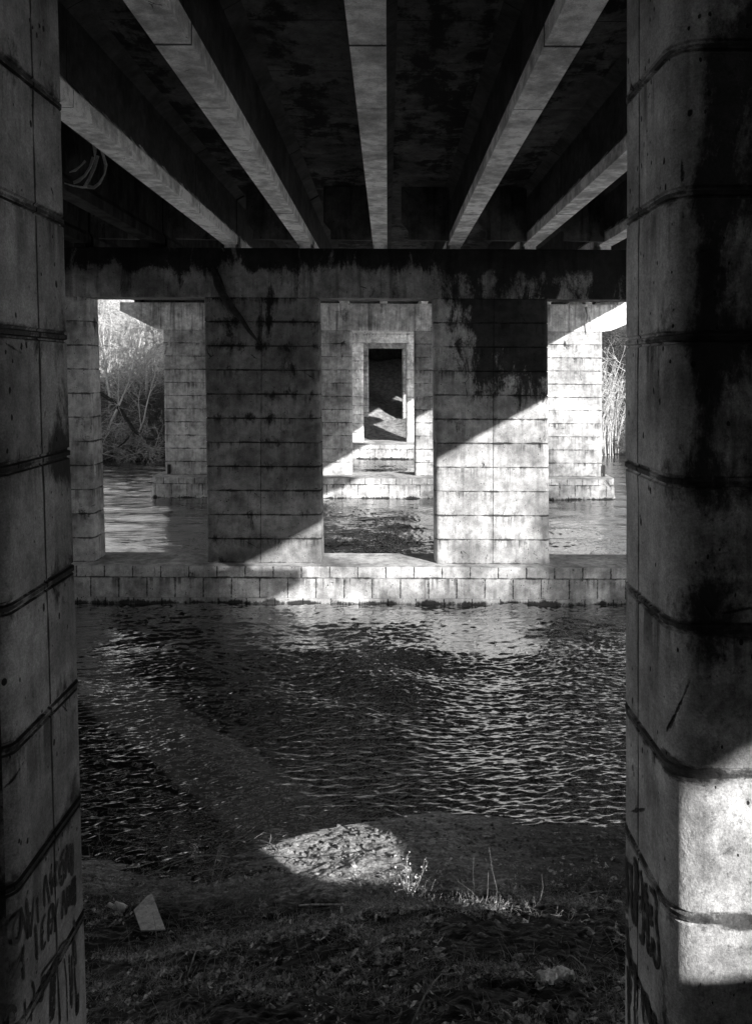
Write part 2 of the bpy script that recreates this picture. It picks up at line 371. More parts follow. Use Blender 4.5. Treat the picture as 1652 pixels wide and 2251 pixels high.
# spans
GX = [-.2+1.8*k for k in range(-6, 6)]+[10.2]
def girder_poly(x, zb, zt):
    w_, h = .17, .20; wb = .09
    return [(x-w_, zb), (x+w_, zb), (x+w_, zb+h), (x+wb, zb+h+.12), (x+wb, zt-.12), (x+.3, zt), (x-.3, zt), (x-wb, zt-.12), (x-wb, zb+h+.12), (x-w_, zb+h)]
def span(label, y0, y1, xe, ya=None, diaph=True, gx=None):
    t = empty('bridge_span', (0, y0, 8.4)); tag(t, label, 'bridge span', 'girder spans of the bridge deck')
    off = Matrix.Translation((0, -y0, -8.4)); parts = []
    g0 = ya or y0+.06
    for x in (gx or GX):
        m = MB(); m.prism(girder_poly(x, 8.50, 9.75), g0, y1-.06)
        m.box(x-.13, x+.13, g0+.05, g0+.3, 8.38, 8.503); m.box(x-.13, x+.13, y1-.36, y1-.11, 8.38, 8.503)
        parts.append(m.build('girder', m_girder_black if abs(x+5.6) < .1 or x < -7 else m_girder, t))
    m = MB(); m.box(-13.2, xe, y0+.01, y1-.01, 9.745, 9.95)
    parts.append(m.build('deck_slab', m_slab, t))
    m = MB()
    for x in (-13.2, xe-.16):
        m = MB(); m.box(x, x+.16, y0+.012, y1-.012, 9.6, 10.25); parts.append(m.build('edge_beam', m_dark, t))
    if diaph:
        for x in GX[1:-2]:
            m = MB(); xl = x+.49; xr = x+1.60
            m.prism([(xl, 9.74), (xl, 8.92), (xl+.17, 8.72), (xl+.17, 8.52), (xr, 8.50), (xr, 9.74)], y1-.95, y1-.83)
            parts.append(m.build('diaphragm', m_diaph, t))
    for p in parts: p.matrix_parent_inverse = off
    return t
span('bridge span running back overhead from the nearest pier to the bank behind', -12, 3.38, 11.62, diaph=False, gx=GX[:-2])
span('first bridge span overhead, long girders between the near pier and the stained river pier', 3.38, 18.9, 12.35)
span('bridge span between the stained pier and the second river pier', 18.9, 34.3, 12.35)
span('bridge span between the second and third river piers', 34.3, 50.0, 12.35)
span('bridge span between the third pier and the pier on the far bank', 50.0, 63.3, 12.35)
span('last bridge span reaching the far embankment', 63.3, 78, 12.35)
m = MB(); m.box(-14, 13.5, 77.2, 79, 1, 9.7); tag(m.build('abutment', m_dark), 'dark abutment wall closing the far end under the bridge', 'abutment')
m = MB(); m.box(-14, 13.5, -13, -11.2, 4, 9.7); tag(m.build('abutment', m_dark), 'abutment wall on the bank behind the nearest pier', 'abutment')

# ------------------------------------------------------------------ plain materials
def plain(name, lo, hi, sc=8, rough=.8, bump=.4, bd=.01, spec=.3):
    t = T(name); n = t.noise(sc, 6, .65); n2 = t.noise(sc*7, 4, .65)
    return t.out(n.ss(.3, .7, lo, hi)*n2.ss(.25, .75, .7, 1.2), rough, n*.7+n2*.4, bump, bd, spec=spec)
m_bark = plain('bark', .10, .26, 12); m_twig = plain('twig', .22, .5, 3); m_palebark = plain('pale_bark', .35, .6, 6)
m_darkwood = plain('dark_wood', .008, .03, 10); m_brush = plain('brush_twigs', .03, .16, 2)
m_cloth = plain('grey_cloth', .35, .6, 5); m_paper = plain('dirty_paper', .15, .55, 12); m_board = plain('grey_board', .28, .55, 14); m_pale = plain('pale_paper', .6, .95, 16)
m_can = plain('pale_plastic', .6, .9, 30, .4)
def paint(name, lo, hi, cut):
    m = plain(name, lo, hi, 20, .6); nt_ = m.node_tree; p = [n for n in nt_.nodes if n.type == 'BSDF_PRINCIPLED'][0]
    t = T.__new__(T); t.t = nt_; g = nt_.nodes.new('ShaderNodeNewGeometry'); t.p = g.outputs['Position']
    a_ = t.noise(38, 6, .75); nt_.links.new(a_.ss(cut, cut+.12).k, p.inputs['Alpha']); return m
m_leaf = plain('dry_leaves', .003, .8, 34)
m_paint = paint('black_spray_paint', .006, .02, .36); m_metal = plain('rusty_metal', .01, .03, 20); m_stick = plain('dead_sticks', .10, .34, 20); m_whitepaint = paint('pale_paint', .3, .5, .42)

# ------------------------------------------------------------------ trees on the far bank
def gz(x, y): return float(ground_z(np.array([x]), np.array([y]), False)[0])
def grow(mb_t, mb_c, p, d, L, r, lev, rr, up=.25, curl=.25, kids=(3, 5), maxlev=5):
    n = 5 if lev < 2 else 3
    pts = [p]; rad = [r]; q = p.copy(); dd = d.copy()
    for i in range(n):
        dd = (dd+Vector((rr.gauss(0, curl), rr.gauss(0, curl), rr.gauss(0, curl)+up*.25))*.5).normalized()
        q = q+dd*(L/n); pts.append(q.copy()); rad.append(max(r*(1-.7*(i+1)/n), .0055))
    (mb_t if lev < 2 else mb_c).tube(pts, rad, 6 if lev == 0 else (4 if lev < 2 else 3))
    if lev >= maxlev: return
    for k in range(rr.randint(*kids)+(2 if lev < 2 else 0)):
        f_ = rr.uniform(.25, 1.0) if lev else rr.uniform(.3, 1.0)
        i = min(int(f_*n), n-1); s = f_*n-i; b = pts[i].lerp(pts[i+1], s); base_d = (pts[i+1]-pts[i]).normalized()
        a = Vector((rr.gauss(0, 1), rr.gauss(0, 1), rr.gauss(0, .7))).normalized()
        nd = (base_d+a*rr.uniform(.5, .95)).normalized()
        grow(mb_t, mb_c, b, nd, L*rr.uniform(.45, .72), max(rad[i]*rr.uniform(.4, .62), .0055), lev+1, rr, up, curl*1.15, kids, maxlev)
def tree(x, y, h, r, lean, label, group, seed, mt, mc, maxlev=5, kids=(3, 5), up=.25, curl=.22, z=None):
    rr = random.Random(seed); t = empty('bare_tree', (x, y, (gz(x, y) if z is None else z)-.1)); tag(t, label, 'tree', group)
    a, b = MB(), MB(); grow(a, b, Vector((0, 0, 0)), Vector(lean).normalized(), h, r, 0, rr, up, curl, kids, maxlev)
    a.build('trunk', mt, t); b.build('crown', mc, t); return t
LV = 'bare trees on the far left bank'
tree(-16.3, 49, 5.2, .07, (.35, 0, 1), 'pale bare tree leaning right in front of the wood, left opening', None, 1, m_palebark, m_twig)
tree(-18.3, 50, 6.5, .09, (.15, 0, 1), 'tallest pale bare tree beside the leftmost round column', None, 2, m_palebark, m_twig)
tree(-15.2, 51.5, 3.4, .05, (.4, 0, 1), 'low bare sapling beside the pale masonry pier', None, 3, m_bark, m_twig, kids=(4, 6))
for i, (x, y, h) in enumerate([(-20.5, 57, 7), (-18.2, 58.5, 6.5), (-22.6, 62, 8), (-20.2, 66, 8), (-25, 70, 9), (-23, 74, 9), (-27.5, 77, 9), (-25.2, 82, 10), (-29.5, 88, 10), (-31.5, 86, 10)]):
    tree(x, y, h, .1, (random.uniform(-.2, .2), 0, 1), 'bare tree in the bright wood behind the left bank', LV, 20+i, m_palebark, m_twig, maxlev=4, kids=(4, 6))
# dark limb arching over the water
t = empty('fallen_limb', (-17.6, 46.6, 2.9)); tag(t, 'dark crooked dead limb arching down over the far left bank', 'dead branch')
a = MB(); P = lambda px, py, d: Vector(((px-853)/1700*d, d, CAMZ-(py-812)/1700*d))-Vector((-17.6, 46.6, 2.9))
a.tube([P(215, 862, 47), P(250, 885, 46.8), P(275, 915, 46.5), P(297, 950, 46.3), P(320, 965, 46.2), P(350, 970, 46)], [.13, .12, .12, .11, .08, .03], 6)
a.tube([P(297, 950, 46.3), P(275, 975, 46.1), P(255, 990, 46)], [.07, .05, .02], 5)
a.build('limb', m_darkwood, t)
b = MB(); rr = random.Random(5)
for k in range(9):
    s = P(rr.uniform(245, 300), rr.uniform(880, 950), 46.5)
    for j in range(5): grow(b, b, s, Vector((rr.gauss(0, 1), 0, rr.gauss(-.2, .6))).normalized(), rr.uniform(.5, 1.3), .015, 3, rr, -.3, .3, (2, 3), 5)
b.build('twigs', m_twig, t)
# shrubs hanging at the water's edge
for i, (px, py, d) in enumerate([(250, 985, 46.5), (300, 1000, 46), (340, 990, 46.5), (228, 1000, 46)]):
    x = (px-853)/1700*d; rr = random.Random(40+i); z = CAMZ-(py-812)/1700*d
    t = empty('bare_shrub', (x, d, z)); tag(t, 'bare shrub spreading over the water edge of the left bank', 'shrub', 'shrubs along the left bank')
    b = MB()
    for k in range(10): grow(b, b, Vector((0, 0, 0)), Vector((rr.gauss(0, 1), rr.gauss(0, .5), rr.uniform(-.2, 1))).normalized(), rr.uniform(.8, 1.9), .018, 2, rr, -.1, .3, (3, 4), 5)
    b.build('branches', m_twig, t)
# right gap: leaning stems
for i, (x, d) in enumerate([(13.9, 49.9), (14.6, 51.2)]):
    rr = random.Random(60+i); z = gz(x, d); t = empty('bare_shrub', (x, d, max(z, 0))); tag(t, ['tall thicket of curved pale stems beside the right end of the second pier', 'thicket of pale stems rising behind the curved ones on the right bank'][i], 'shrub')
    b = MB()
    for k in range(26):
        x0 = rr.uniform(-1, 1); top = rr.uniform(3.5, 7); bend = rr.uniform(.2, 1.5)
        pts = [Vector((x0+bend*(s/6)**2.2-.3, rr.gauss(0, .1)+rr.uniform(-.2, .2), top*(s/6)*(1-.1*(s/6)))) for s in range(7)]
        b.tube(pts, [.035*(1-.12*s) for s in range(7)], 4)
        for j in range(5): grow(b, b, pts[rr.randint(2, 6)], Vector((rr.gauss(0, 1), 0, rr.gauss(.3, 1))).normalized(), 1.0, .014, 3, rr, .1, .3, (2, 3), 4)
    b.build('branches', m_twig, t)

NTW = 3400
def scatter_twigs(name, n, fx, Lr, rad, mat, curl=.25, upb=.3, seg=3):
    """one stuff mesh of n bent 3-sided twigs; fx() gives root positions (n,3)"""
    root = fx(n); d = rng.normal(size=(n, 3)); d[:, 2] = np.abs(d[:, 2])*upb+.05*upb; d /= np.linalg.norm(d, axis=1)[:, None]
    L = rng.uniform(*Lr, n)[:, None]; P_ = [root]; cur = d
    for i in range(seg):
        cur = cur+rng.normal(size=(n, 3))*curl; cur /= np.linalg.norm(cur, axis=1)[:, None]
        P_.append(P_[-1]+cur*L/seg)
    a = np.cross(d, [0.1, .2, 1.0]); a /= np.linalg.norm(a, axis=1)[:, None]+1e-6; b = np.cross(d, a)
    V = []
    for i, p in enumerate(P_):
        r_ = (rad if not hasattr(rad, '__len__') else rng.uniform(*rad, n)[:, None])*(1-.25*i)
        for j in range(3):
            q = 2*math.pi*j/3; V.append(p+(a*math.cos(q)+b*math.sin(q))*r_)
    V = np.stack(V, 1); m_ = V.shape[1]; F = []
    for i in range(seg):
        for j in range(3): F.append([i*3+j, i*3+(j+1) % 3, i*3+3+(j+1) % 3, i*3+3+j])
    F = (np.array(F)[None]+np.arange(n)[:, None, None]*m_).reshape(-1, 4)
    return mesh(name, V.reshape(-1, 3), F, mat)
def bank_root(n):
    x = rng.uniform(-32, -14.5, n); q = rng.random(n)**1.4*14
    y = 46.2+q+np.clip(-x-18, 0, 20)*.1+(rng.random(n) > .7)*rng.random(n)*40; x = x*np.maximum(1, y/58); z = ground_z(x, y, False)+rng.random(n)*rng.random(n)*(1.4+(y > 60)*1.8)+.1
    return np.stack([x, y, np.maximum(z, .15)], 1)
tag(scatter_twigs('brush', 36000, bank_root, (.5, 1.5), .012, m_brush, .35, .8), 'tangled brushwood covering the far left bank', 'brushwood', kind='stuff')
def wood_root(n):
    y = rng.uniform(60, 100, n); x = -y*rng.uniform(.26, .42, n)
    return np.stack([x, y, ground_z(x, y, False)+rng.random(n)**.8*14*(.5+.5*vn(x*.35, y*.35))], 1)
tag(scatter_twigs('far_wood', 30000, wood_root, (.8, 2.4), (.008, .03), m_palebark, .25, 1.6), 'dense bare branches of the wood behind the left bank', 'wood', kind='stuff')
def bank_root2(n):
    x = rng.uniform(11.5, 24, n); y = 50.5+rng.random(n)**1.2*18
    return np.stack([x, y, np.maximum(ground_z(x, y, False), .1)+rng.random(n)*.9], 1)
tag(scatter_twigs('brush', 14000, bank_root2, (.4, 1.3), .012, m_brush, .35, .8), 'dry brush covering the far right bank', 'brushwood', kind='stuff')

# big bare trees on the near bank to the right: their thin crowns thin out the low sun
for i_, (x, y, H) in enumerate([(29, 9, 15.5), (30, 3.5, 16.5), (28.5, -2, 16), (30.5, -7.5, 17), (29, -13, 16), (30, -18.5, 17), (27, -24, 15)]):
    t = tree(x, y, 8.5, .2, (0, 0, 1), 'tall bare tree on the bank upstream of the bridge', 'tall bare trees upstream', 80+i_, m_bark, m_bark, maxlev=3, z=gz(x, y))
    zg = gz(x, y)
    def cr(n):
        q = rng.normal(size=(n, 3)); q /= np.linalg.norm(q, axis=1)[:, None]; q *= (rng.random(n)**.4)[:, None]
        return q*[2.6, 3.2, (H-zg-3)*.5]+[0, 0, (H-zg-3)*.5+3]
    o = scatter_twigs('twigs', NTW, cr, (.6, 1.3), .022, m_bark, .3, 1.0); o.parent = t

# ------------------------------------------------------------------ near bank litter
def near_root(n, y0=3.6, y1=8.2, pw=1.0):
    x = rng.uniform(-3.6, 4.0, n); y = y1-(rng.random(n)**pw)*(y1-y0)
    keep = fbm(x*1.4+5, y*2.2, 4) > rng.uniform(-.10, .20, n)
    x, y = x[keep], y[keep]
    while len(x) < n: x = np.concatenate([x, x+.03])[:n]; y = np.concatenate([y, y+.02])[:n]
    return np.stack([x, y, ground_z(x, y)+.004], 1)
tag(scatter_twigs('grass', 26000, near_root, (.03, .14), .0016, m_leaf, .4, .9), 'dry grass and fine twigs over the near bank', 'dry grass', kind='stuff')
def leaf_litter(n):
    c = near_root(n, 3.6, 8.6, .8); a = rng.normal(size=(n, 3))*[1, 1, .35]; a /= np.linalg.norm(a, axis=1)[:, None]
    b = np.cross(a, rng.normal(size=(n, 3))*[.5, .5, .2]+[0, 0, 1.]); b /= np.linalg.norm(b, axis=1)[:, None]
    s = (rng.random(n)**3*.045+.008)[:, None]; up = np.array([0, 0, 1.])*rng.uniform(.002, .02, n)[:, None]; c = c+up
    V = np.stack([c-a*s, c-b*s*.5+up*.6, c+a*s*.9, c+b*s*.55+up*.4], 1); F = np.arange(n*4).reshape(n, 4)
    return mesh('leaf_litter', V.reshape(-1, 3), F, m_leaf)
tag(leaf_litter(8000), 'fallen leaves strewn over the near bank', 'leaf litter', kind='stuff')

def shore_root(n):
    x = rng.uniform(-3.6, 1.0, n)**1; x = np.where((rng.random(n) < .9) & (x > -1.2), x-2.2, x); y = rng.normal(8.15, .4, n)
    return np.stack([x, y, np.maximum(ground_z(x, y), 0)+.01], 1)
tag(scatter_twigs('flotsam', 900, shore_root, (.06, .4), (.0012, .0035), m_stick, .3, .10), 'washed up twigs and reed stems along the waterline', 'flotsam', kind='stuff')
tag(scatter_twigs('fallen_twigs', 1100, near_root, (.08, .5), (.0012, .0035), m_stick, .3, .22), 'loose fallen twigs over the near bank', 'twigs', kind='stuff')
def pebbles(n):
    x = rng.uniform(-3.6, 4, n); y = np.where(rng.random(n) < .5, rng.normal(9.0-.9*sstep(-x, .1, 3), .25, n), rng.uniform(4, 9, n)); z = ground_z(x, y)
    keep = z > -.02; x, y, z = x[keep], y[keep], z[keep]; n = len(x)
    base = np.array([(1, 0, 0), (-1, 0, 0), (0, 1, 0), (0, -1, 0), (0, 0, 1), (0, 0, -1)], float)
    F8 = np.array([(0, 2, 4), (2, 1, 4), (1, 3, 4), (3, 0, 4), (2, 0, 5), (1, 2, 5), (3, 1, 5), (0, 3, 5)])
    r = (rng.random(n)**3*.035+.008)[:, None, None]
    V = base[None]*r*rng.uniform(.6, 1.2, (n, 6, 1))*[1.2, 1, .7]+np.stack([x, y, z+.003], 1)[:, None]
    return mesh('pebbles', V.reshape(-1, 3), (F8[None]+np.arange(n)[:, None, None]*6).reshape(-1, 3), m_stone)
m_stone = plain('stones', .03, .3, 12)
tag(pebbles(2200), 'small stones and clods scattered over the mud', 'pebbles', kind='stuff')

def hit(px, py):
    """where the sight line through a photo point meets the near bank"""
    lo = 3.0
    for k in range(1400):
        d = lo+k*.006; x = (px-853)/1700*d; z = CAMZ-(py-812)/1700*d
        if z <= float(ground_z(np.array([x]), np.array([d]))[0]): return Vector((x, d, z))
    return Vector(((px-853)/1700*9, 9, .1))
# sticks
STK = [((345, 2001), (408, 2003), .006, 'thin straight twig above the plastic cup on the near bank'), ((660, 1993), (842, 2000), .011, 'long pale stick lying across the middle of the near bank'),
       ((828, 1846), (876, 1884), .010, 'stick slanting down from the water edge'), ((400, 1858), (462, 1888), .008, 'stick')][:4]
def stick(p, q, r, label, seed, bend=.03):
    rr = random.Random(seed); A = hit(*p); B = hit(*q); o = A.copy()
    m = MB(); n = 7; pts = []
    for i in range(n):
        s = i/(n-1); c = A.lerp(B, s); c.z = max(c.z, float(ground_z(np.array([c.x]), np.array([c.y]))[0]))+r*.8+math.sin(s*math.pi)*bend
        pts.append(c-o+Vector((rr.gauss(0, .006), rr.gauss(0, .006), 0)))
    m.tube(pts, [r*(1-.07*i) for i in range(n)], 6)
    for k in range(3):
        b = pts[rr.randint(2, n-1)]; e = b+Vector((rr.gauss(0, .08), rr.gauss(0, .05), rr.uniform(.03, .1)))
        m.tube([b, b.lerp(e, .5)+Vector((.01, 0, .01)), e], [r*.5, r*.4, r*.2], 4)
    ob = m.build('stick', m_stick, None, True); ob.location = o; tag(ob, label, 'stick'); return ob
stick((340, 2001), (408, 2003), .005, 'thin straight twig lying above the plastic cup on the near bank', 1)
stick((662, 1993), (842, 2000), .010, 'long pale stick lying across the middle of the near bank', 2)
stick((572, 1850), (622, 1882), .010, 'short stick slanting down from the water edge at the lit sand', 3)
stick((490, 1875), (470, 1960), .006, 'thin dark stem arching through the weeds left of the sand', 4, .12)
stick((660, 1890), (605, 1965), .005, 'thin curved stem standing over the dark litter below the sand', 5, .15)
stick((1310, 2172), (1250, 2105), .005, 'twig poking up beside the crumpled paper', 6, .08)
stick((420, 2150), (500, 2050), .006, 'long thin stem rising left of the cardboard sheet', 7, .12)
stick((900, 2290), (1010, 2140), .005, 'thin twig on the dark litter left of the crumpled paper', 8, .1)
stick((330, 1935), (520, 1888), .008, 'dry branch trailing along the weedy shore on the left', 9, .12)
stick((1330, 1958), (1250, 1990), .006, 'twig near the right column on the bank', 10, .05)
# board
A = hit(342, 2055); o = A+Vector((0, 0, .02))
def dirv(px, py): return hit(px, py)-A
m = MB(); pl = [(301, 2020), (331, 1984), (341, 1981), (371, 2062), (318, 2060)]
pts = [hit(*q)-A+Vector((0, 0, .03)) for q in pl]; n_ = len(pts); th = Vector((0, 0, .012))
zfit = np.linalg.lstsq(np.array([[p.x, p.y, 1] for p in pts]), np.array([p.z for p in pts]), rcond=None)[0]
pts = [Vector((p.x, p.y, zfit[0]*p.x+zfit[1]*p.y+zfit[2])) for p in pts]
m.add(pts+[p+th for p in pts], [tuple(range(n_))[::-1], tuple(range(n_, 2*n_))]+[(i, (i+1) % n_, (i+1) % n_+n_, i+n_) for i in range(n_)])
ob = m.build('cardboard_sheet', m_board); ob.location = A+Vector((0, 0, .025)); tag(ob, 'flat grey cardboard sheet lying on the litter by the left column', 'cardboard')
# cup and bottle cap
def cup(px, py, L, r, ang, name, label):
    c = hit(px, py); m = MB(); n = 16; prof = [(0, r*.85), (.02*L, r), (.12*L, r*1.02), (.15*L, r*.93), (.6*L, r*.97), (.63*L, r*1.0), (.66*L, r*.96), (L, r*.8)]
    V = []; F = []
    for s, q in prof: V += [(s-L/2, q*math.cos(2*math.pi*j/n), q*math.sin(2*math.pi*j/n)) for j in range(n)]
    for i in range(len(prof)-1):
        for j in range(n): F.append((i*n+j, i*n+(j+1) % n, (i+1)*n+(j+1) % n, (i+1)*n+j))
    F.append(tuple(range(n))[::-1]); k = len(V); V += [(L/2-.15*L, q*.75*1, w_) for q, w_ in []]
    ob = mesh(name, V, F, m_can, None, True); ob.location = c+Vector((0, 0, r*.8)); ob.rotation_euler = (0, R(8), R(ang)); tag(ob, label, 'litter'); sm = ob.modifiers.new('s', 'SOLIDIFY'); sm.thickness = .002
cup(272, 2003, .13, .038, -12, 'plastic_cup', 'dented pale plastic cup lying left of the cardboard sheet')
cup(251, 1997, .06, .022, -25, 'bottle_neck', 'small white bottle neck lying beside the pale cup')
# crumpled paper
c = hit(1234, 2172); g = 12; V = []; F = []; rr = random.Random(8)
for i in range(g+1):
    for j in range(g+1):
        V.append((.19*(i/g-.5)+rr.gauss(0, .004), .16*(j/g-.5)+rr.gauss(0, .004), .055+rr.gauss(0, .008)+.03*abs(math.sin(i*.5+j*.8))))
for i in range(g):
    for j in range(g): F.append((i*(g+1)+j, (i+1)*(g+1)+j, (i+1)*(g+1)+j+1, i*(g+1)+j+1))
ob = mesh('crumpled_paper', V, F, m_pale); ob.location = c; ob.rotation_euler = (R(-20), R(0), R(20)); tag(ob, 'crumpled dirty paper lying at the foot of the right column', 'litter'); ob.modifiers.new('s', 'SOLIDIFY').thickness = .002
# weeds
def weed(px, py, h, n, label, seed, spread=.5):
    c = hit(px, py); rr = random.Random(seed); t = empty('weed', c); tag(t, label, 'weed'); a, b = MB(), MB()
    for k in range(n):
        d = Vector((rr.gauss(0, spread), rr.gauss(0, spread*.5), 1)).normalized(); pts = [Vector((0, 0, -.01))]
        L = h*rr.uniform(.6, 1)
        for i in range(5):
            d = (d+Vector((rr.gauss(0, .12), rr.gauss(0, .1), .02))).normalized(); pts.append(pts[-1]+d*L/5)
            for z in range(2):
                e = pts[-1]+Vector((rr.gauss(0, .03), rr.gauss(0, .02), rr.gauss(.01, .02))); s = rr.uniform(.006, .013)
                a.tube([pts[-1], e], [.0015, .001], 3)
                u = Vector((rr.gauss(0, 1), rr.gauss(0, 1), rr.gauss(0, 1))).normalized(); w_ = u.cross(Vector((0, 0, 1))).normalized()
                b.add([e-u*s, e+w_*s*.6, e+u*s, e-w_*s*.6], [(0, 1, 2, 3)])
        a.tube(pts, [.004, .0035, .003, .0025, .002, .001], 5)
    a.build('stem', m_stick, t); b.build('leaves', m_pale, t)
weed(905, 1978, .42, 7, 'leafy pale weed standing at the edge of the lit sand', 1, .45)
weed(1128, 1955, .30, 1, 'single upright weed stem with pale leaves in the dark litter', 2, .05)
weed(430, 1895, .25, 6, 'straggly weed on the left shore', 3, .8)
weed(700, 2290, .25, 5, 'weed with bent stems at the bottom edge of the picture', 4, .6)

# ------------------------------------------------------------------ rag and cable under the deck
m = MB(); rr = random.Random(3)
def QP(px, py, d=10.8): return Vector(((px-853)/1700*d, d, CAMZ-(py-812)/1700*d))
def band(pts, w0, w1, d, off=0):
    n = len(pts); A_ = []; B_ = []
    for i, (x, y) in enumerate(pts):
        s = i/(n-1); wd = w0+(w1-w0)*s; q = QP(x, y, d); nx_ = pts[min(i+1, n-1)][0]-pts[max(i-1, 0)][0]; ny_ = pts[min(i+1, n-1)][1]-pts[max(i-1, 0)][1]
        l = math.hypot(nx_, ny_); A_.append(q+Vector((ny_/l, 0, nx_/l))*wd/2+Vector((0, rr.uniform(-.02, .02), 0))); B_.append(q-Vector((ny_/l, 0, nx_/l))*wd/2+Vector((0, rr.uniform(0, .05), 0)))
    m.add(A_+B_, [(i, i+1, n+i+1, n+i) for i in range(n-1)])
band([(218, 322), (226, 345), (232, 365), (229, 385), (219, 405), (205, 414), (190, 413)], .04, .05, 10.8)
band([(205, 348), (196, 370), (185, 388), (172, 400), (160, 404)], .05, .05, 10.85)
band([(215, 345), (205, 372), (194, 396), (184, 413)], .04, .06, 10.8)
band([(186, 356), (176, 366), (164, 377), (152, 382)], .05, .02, 10.9)
band([(140, 405), (160, 411), (180, 414), (196, 413)], .015, .03, 10.85)
band([(205, 312), (207, 335), (206, 350)], .09, .02, 10.85)
ob = m.build('hanging_rag', m_cloth); ob.modifiers.new('s', 'SOLIDIFY').thickness = .006; tag(ob, 'torn pale rag hanging under the deck at the upper left', 'rag')
# driftwood limb caught on the stained pier
t = MB(); D = 18.40
t.tube([QP(468, 590, D), QP(478, 625, D), QP(492, 650, D), QP(512, 680, D), QP(530, 700, D), QP(548, 728, D), QP(572, 756, D)], [.05, .09, .10, .09, .06, .05, .02], 7)
t.tube([QP(470, 585, D), QP(484, 612, D), QP(500, 655, D)], [.03, .03, .02], 5)
ob = t.build('dead_limb', m_darkwood, None, True); tag(ob, 'dark dead limb caught slanting against the cap of the stained pier', 'dead branch')
t = MB(); t.tube([QP(1290, 672, 33.7), QP(1292, 690, 33.7), QP(1288, 705, 33.7)], [.12, .07, .02], 5); t.tube([QP(1293, 672, 33.7), QP(1296, 700, 33.7), QP(1299, 728, 33.7)], [.08, .04, .015], 5)
ob = t.build('hanging_rag', m_cloth, None, True); tag(ob, 'small ragged strip hanging over the sunlit cap of the second pier', 'rag')
# little bracket at the foot of the second pier
m = MB(); m.box(-9.6, -9.48, 33.80, 33.9, .9, 1.3); ob = m.build('bracket', m_metal, pB); ob.matrix_parent_inverse = Matrix.Translation((0, -33.9, 0))
m = MB(); m.box(9.42, 9.52, 33.84, 33.95, .87, 1.35); ob = m.build('bracket', m_metal, pB); ob.matrix_parent_inverse = Matrix.Translation((0, -33.9, 0))

# ------------------------------------------------------------------ spray painted writing
def face_pt(px, py, c, lean):
    """photo point -> (y, z) on a column's inner face x = c + lean (z - CAMZ)"""
    y = c*1700/(px-853); z = CAMZ
    for _ in range(4):
        z = CAMZ-(py-812)*y/1700; y = (c+lean*(z-CAMZ))*1700/(px-853)
    if y > 3.6: y = 3.6+.18*math.tanh((y-3.6)/.24)
    return y, z
def graffiti(strokes, c, lean, conv, wd, mat, parent, sgn, label):
    m = MB()
    for st, k in strokes:
        pts = [face_pt(*conv(*p), c, lean) for p in st]
        q = [pts[0]]                                   # smooth
        for i in range(len(pts)-1):
            p0 = pts[max(i-1, 0)]; p1 = pts[i]; p2 = pts[i+1]; p3 = pts[min(i+2, len(pts)-1)]
            for s in (.25, .5, .75, 1):
                q.append(tuple(.5*((2*p1[a])+(-p0[a]+p2[a])*s+(2*p0[a]-5*p1[a]+4*p2[a]-p3[a])*s*s+(-p0[a]+3*p1[a]-3*p2[a]+p3[a])*s**3) for a in (0, 1)))
        L = []; Rr = []
        for i, (y, z) in enumerate(q):
            a = q[max(i-1, 0)]; b = q[min(i+1, len(q)-1)]; dy, dz = b[0]-a[0], b[1]-a[1]; l = math.hypot(dy, dz) or 1
            w_ = wd*k*(.6 if i in (0, len(q)-1) else 1)*.5; ny, nz = -dz/l*w_, dy/l*w_
            for lst, sg in ((L, 1), (Rr, -1)):
                yy, zz = y+ny*sg, z+nz*sg; lst.append((c+lean*(zz-CAMZ)+sgn*.004, yy, zz))
        n = len(q); m.add(L+Rr, [(i, i+1, n+i+1, n+i) for i in range(n-1)])
    o = m.build('graffiti', mat, parent); o.matrix_parent_inverse = Matrix.Translation((0, -3.14, 0)); tag(o, label)
    o.matrix_parent_inverse = Matrix.Translation((0, -3.14, 0))
    return o
cvL = lambda x, y: (x/2.5*.643, (2600+y/2.5)*.643)
